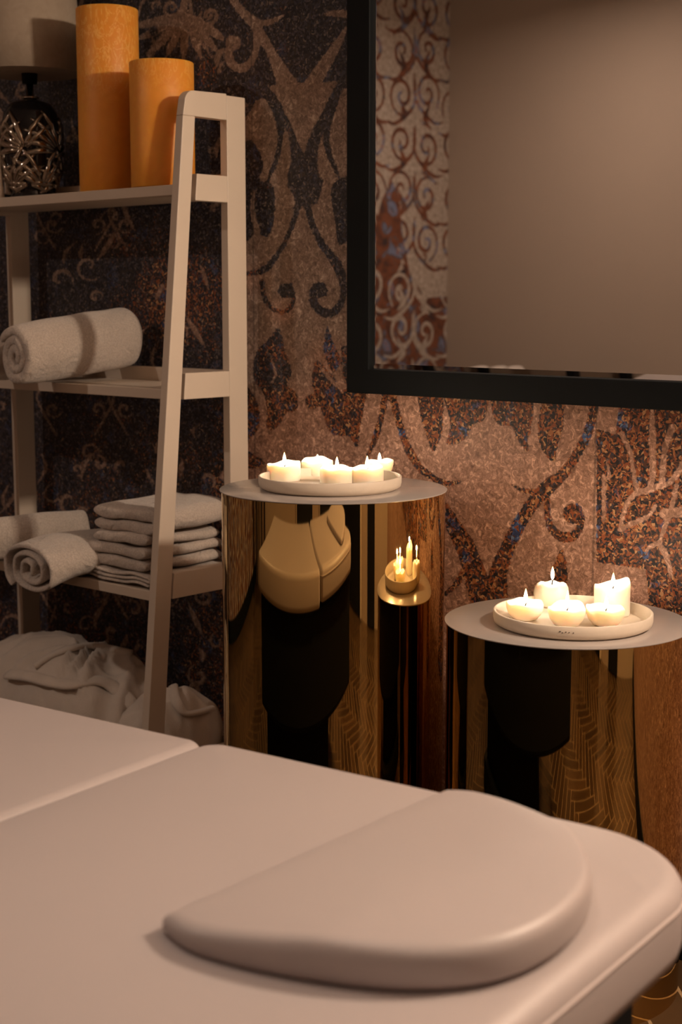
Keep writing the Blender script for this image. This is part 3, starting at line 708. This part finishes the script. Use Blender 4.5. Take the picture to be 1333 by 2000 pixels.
# third board: loosely rolled towels overhanging the front
a = onY(56, 1092, 2.30)
o = rolled((a.x, 2.30), (a.x+.045, 2.67), .13, .692, 'loosely rolled flat towel hanging over the front edge of the third board', 2.7, 1.25, .50, 7, 'loosely rolled towels on the third board', ht=.0085, a0=-.4, bulge=.02)
for v in o.data.vertices:
    y = v.co.y
    if y < .10: v.co.z -= (.10-y)**1.2*(.55 if v.co.z < .0 else .25)
a = onY(-20, 1055, 2.36)
rolled((a.x-.05, 2.345), (a.x-.0, 2.68), .072, .692, 'rolled towel with a narrow end, left of the flat loose towel on the third board', 2.4, .8, 1.0, 9, 'loosely rolled towels on the third board')
a = onY(-20, 1010, 2.60)
rolled((a.x-.20, 2.50), (a.x-.16, 2.69), .06, .692, 'rolled towel at the back left of the third board, behind the other loose towels', 2.2, .9, 1.0, 11, 'loosely rolled towels on the third board')
# ------------------------------------------------------------ bathrobes on the lowest board
def heap(name, cx, cy, ax, ay, h, label, seed, z0, rz=0, fold=.02, nr=44, na=120):
    vs = []; fs = []
    for i in range(nr+1):
        u = i/nr
        for j in range(na):
            a = 2*math.pi*j/na; ca, sa = math.cos(a), math.sin(a)
            sq = (abs(ca)**3.2+abs(sa)**3.2)**(-1/3.2)
            t_ = u*math.pi/2; rr = math.sin(t_)**.85; zz = h*math.cos(t_)**.75
            x, y = ax*rr*ca*sq, ay*rr*sa*sq
            p_ = Vector((x*7+seed*5, y*7, seed))
            wv = noise.noise(p_*.7)*2.2
            r1 = 1-abs(noise.noise(Vector((x*6+y*5+wv*1.2+seed, y*3-wv, seed))))*3.2
            r2 = 1-abs(noise.noise(Vector((x*15-y*9+wv, y*14+wv+seed, 3))))*3
            k_ = fold*max(-.6, r1)+fold*.4*max(-.5, r2); e = math.sin(min(1, (1-u)*4+.15)*math.pi/2)
            n_ = Vector((ca*rr/ax*.1, sa*rr/ay*.1, math.cos(t_)+.15)).normalized()
            v = Vector((x, y, zz))+n_*k_*e
            v.z = max(v.z, .002) if u < 1 else 0; vs.append(v)
    for i in range(nr):
        for j in range(na):
            l = (j+1) % na; fs.append((i*na+j, i*na+l, (i+1)*na+l, (i+1)*na+j))
    fs.append(tuple(nr*na+j for j in range(na)))
    bm_ = None
    o = fromdata(name, vs, fs, M_ROBE, None); o.location = (cx, cy, z0); o.rotation_euler = (0, 0, rz)
    bm_ = bmesh.new(); bm_.from_mesh(o.data); bmesh.ops.remove_doubles(bm_, verts=bm_.verts, dist=.0002); bm_.to_mesh(o.data); bm_.free(); o.data.shade_smooth()
    tag(o, label, 'bathrobe', 'bathrobes on the lowest board'); return o
rb1 = heap('bathrobe', -3.36, 2.55, .345, .145, .235, 'crumpled terry bathrobe heaped on the lowest shelf board behind the bed', 3, .2055, 0, .026)
rb2 = heap('bathrobe', -2.912, 2.545, .082, .145, .175, 'folded terry bathrobe bulging behind the right shelf leg on the lowest board', 8, .2055, 0, .016)
from mathutils.bvhtree import BVHTree
def strap(parent, pts, wd, th):
    P = spline(pts, 6); vs = []; fs = []
    for i, p_ in enumerate(P):
        tg = (P[min(len(P)-1, i+1)]-P[max(0, i-1)]).normalized(); sd = tg.cross(Vector((0, -.5, .86))).normalized()*wd; nn = sd.cross(tg).normalized()*th
        prof = [(-1, 0), (-.8, .7), (0, 1), (.8, .7), (1, 0), (.8, -.7), (0, -1), (-.8, -.7)]
        for a, b in prof: vs.append(p_+sd*a+nn*b)
    for i in range(len(P)-1):
        for k_ in range(8): l = (k_+1) % 8; fs.append((i*8+k_, i*8+l, (i+1)*8+l, (i+1)*8+k_))
    fs.append(tuple(range(8))); fs.append(tuple((len(P)-1)*8+k_ for k_ in range(8)))
    return fromdata('belt', vs, fs, M_ROBE, parent)
def pin(o, plist, up=.006):
    """belt points laid on the heap's surface"""
    tr = BVHTree.FromPolygons([v.co for v in o.data.vertices], [tuple(p_.vertices) for p_ in o.data.polygons]); out = []
    for x, y in plist:
        r = Vector(ray(x, y)).normalized(); hit = tr.ray_cast(Vector((0, 0, H))-o.location, r)
        if hit[0] is not None: out.append(hit[0]+hit[1]*up)
    return out
strap(rb1, pin(rb1, [(20, 1318), (60, 1322), (100, 1332), (140, 1338), (190, 1332), (225, 1345), (255, 1375), (268, 1400)]), .020, .009)
strap(rb1, pin(rb1, [(70, 1305), (100, 1285), (140, 1270), (180, 1262), (220, 1262), (255, 1280)]), .013, .008)
strap(rb2, pin(rb2, [(338, 1345), (346, 1372), (362, 1392), (385, 1392), (410, 1384), (424, 1372)]), .014, .008)
# ------------------------------------------------------------ treatment bed
BA = R(6.9)
e1 = Vector((math.cos(BA), math.sin(BA), 0)); BO = Vector((-.828, 1.640, 0))     # far corner at the head end
bed = thing('treatment_bed', (BO.x, BO.y, 0), 'pale upholstered treatment bed filling the foreground', 'bed', None, BA)
BW = .86
def rrect(x0, x1, y0, y1, rad, ins, n=14):
    """ccw from lower left; rad=(ll,lr,ur,ul)"""
    pts = []
    for (cx, cy, a0, r) in ((x0, y0, 180, rad[0]), (x1, y0, 270, rad[1]), (x1, y1, 0, rad[2]), (x0, y1, 90, rad[3])):
        sx = 1 if cx == x0 else -1; sy = 1 if cy == y0 else -1; r_ = max(.0015, r-ins)
        ox_, oy_ = cx+sx*(ins+r_), cy+sy*(ins+r_)
        for k_ in range(n+1): a = R(a0+90*k_/n); pts.append((ox_+r_*math.cos(a), oy_+r_*math.sin(a)))
    return pts
def cushion(name, x0, x1, rad, ztop, th, er, crown=.004, parent=bed):
    lay = [(.02, ztop-th), (.004, ztop-th+.004), (0, ztop-th+.02)]
    for k_ in range(9): a = R(90*k_/8); lay.append((er-er*math.cos(a), ztop-er+er*math.sin(a)))
    lay += [(er+.05, ztop+crown*.6), (er+.12, ztop+crown), (er+.25, ztop+crown*1.2)]
    vs = []; fs = []; n = None
    for ins, z in lay:
        ring = rrect(x0, x1, -BW, 0, rad, ins); n = len(ring); vs += [(a, b, z) for a, b in ring]
    for k_ in range(len(lay)-1):
        for i in range(n): j = (i+1) % n; fs.append((k_*n+i, k_*n+j, (k_+1)*n+j, (k_+1)*n+i))
    fs.append(tuple(range(n))[::-1]); fs.append(tuple((len(lay)-1)*n+i for i in range(n)))
    return fromdata(name, vs, fs, M_LEATHER, parent)
SEAMX = -.84
cushion('head_cushion', SEAMX, .0, (.05, .17, .17, .05), .742, .10, .03)
cushion('leg_cushion', SEAMX-1.15, SEAMX-.004, (.05, .03, .03, .05), .735, .105, .02)
ring = [(a, b, .742-.028) for a, b in rrect(SEAMX, 0, -BW, 0, (.05, .17, .17, .05), -.0008)]
tubeobj('piping', ring, .0022, M_PIPING, bed, 6, True)
box('bed_frame', (SEAMX-1.1, -BW+.05, .30), (-.09, -.05, .6285), M_BLACKFR, bed, .02)
box('pedestal', (-1.85, -BW+.14, .10), (-.62, -.14, .2995), M_BLACKFR, bed, .02)
box('base_plate', (-1.92, -BW+.08, .0), (-.56, -.08, .10), M_BLACKFR, bed, .012)
# half-moon headrest cushion
out = [(-1.152, .994), (-1.085, .980), (-.98, 1.004), (-.875, 1.058), (-.815, 1.14), (-.808, 1.245), (-.845, 1.355), (-.93, 1.45), (-1.05, 1.515), (-1.145, 1.545), (-1.19, 1.538)]
curve = [(p_.x, p_.y) for p_ in spline([(a, b, 0) for a, b in out], 8)]
n0 = len(curve); straight = [(-1.192+(.038)*k_/14, 1.535-(.535)*k_/14) for k_ in range(1, 14)]
outl = curve+straight; n = len(outl); cxm = sum(p_[0] for p_ in outl)/n; cym = sum(p_[1] for p_ in outl)/n
def pill():
    pc = Vector((-1.03, 1.29)); vs = []; fs = []
    prof = [(.008, 0), (.002, .08), (0, .25), (0, .62)]+[(.013*(1-math.cos(R(90*k_/6))), .62+.38*math.sin(R(90*k_/6))) for k_ in range(1, 7)]+[(.04, 1.01), (.10, 1.02), (.16, 1.02)]
    P = [Vector(p_) for p_ in outl]
    nor = []
    for i in range(n):
        tg = (P[(i+1) % n]-P[i-1]).normalized(); q_ = Vector((-tg.y, tg.x)); 
        if q_.dot(pc-P[i]) < 0: q_ = -q_
        nor.append(q_)
    for ins, hz in prof:
        for i in range(n):
            d_ = P[i].lerp(pc, ins/.20)
            dx = (d_.x-(-1.19)); hh = .019+.030*min(1, max(0, dx/.24))
            vs.append((d_.x-pc.x, d_.y-pc.y, hh*hz))
    L = len(prof)
    for k_ in range(L-1):
        for i in range(n): j = (i+1) % n; fs.append((k_*n+i, k_*n+j, (k_+1)*n+j, (k_+1)*n+i))
    vs.append((0, 0, 1.02*(.019+.030*.16/.24))); c_ = len(vs)-1
    for i in range(n): fs.append(((L-1)*n+i, (L-1)*n+(i+1) % n, c_))
    fs.append(tuple(range(n)))
    t = thing('headrest_cushion', (pc.x, pc.y, .7465), 'half-moon pale cushion lying on the head end of the bed', 'cushion')
    fromdata('cushion_body', vs, fs, M_LEATHER, t)
pill()
# ------------------------------------------------------------ seen in the mirror: console with rolled towels
t = thing('console_table', (-4.55, -.85, 0), 'dark console table against the beige wall across the room', 'table')
box('console_top', (-.5, -.28, .97), (.5, .28, 1.005), M_DARK, t)
for sx in (-.46, .46):
    for sy in (-.24, .24): box('leg', (sx-.025, sy-.025, 0), (sx+.025, sy+.025, .969), M_DARK, t)
for i, (dx, lab) in enumerate(((-.13, 'left'), (0, 'middle'), (.11, 'right'))):
    pass
def mirrored(px, py, tdist):
    r = ray(px, py); x = r[0]*tdist; y = r[1]*tdist; return (x, 2*(WALL-.022)-y, H+r[2]*tdist)
for px, lab in ((922, 'leftmost of the three white towel ends just above the mirror bottom edge'), (960, 'middle of the three white towel ends just above the mirror bottom edge'), (991, 'rightmost of the three white towel ends just above the mirror bottom edge')):
    x, y, z = mirrored(px, 709, 7.4); r_ = (z-1.0055)/2
    r_ = max(.03, r_)
    o = ribbon('rolled_hand_towel', spiral_pts(.006, r_-.010, 2.5, .86, 1), .007, .22, M_TOWEL, None, R(160), 6, .002, 3, loc=(x, y, 1.0055+r_))
    floor_to(o, 1.0055); tag(o, lab, 'towel', 'white rolled towels on the console seen in the mirror')
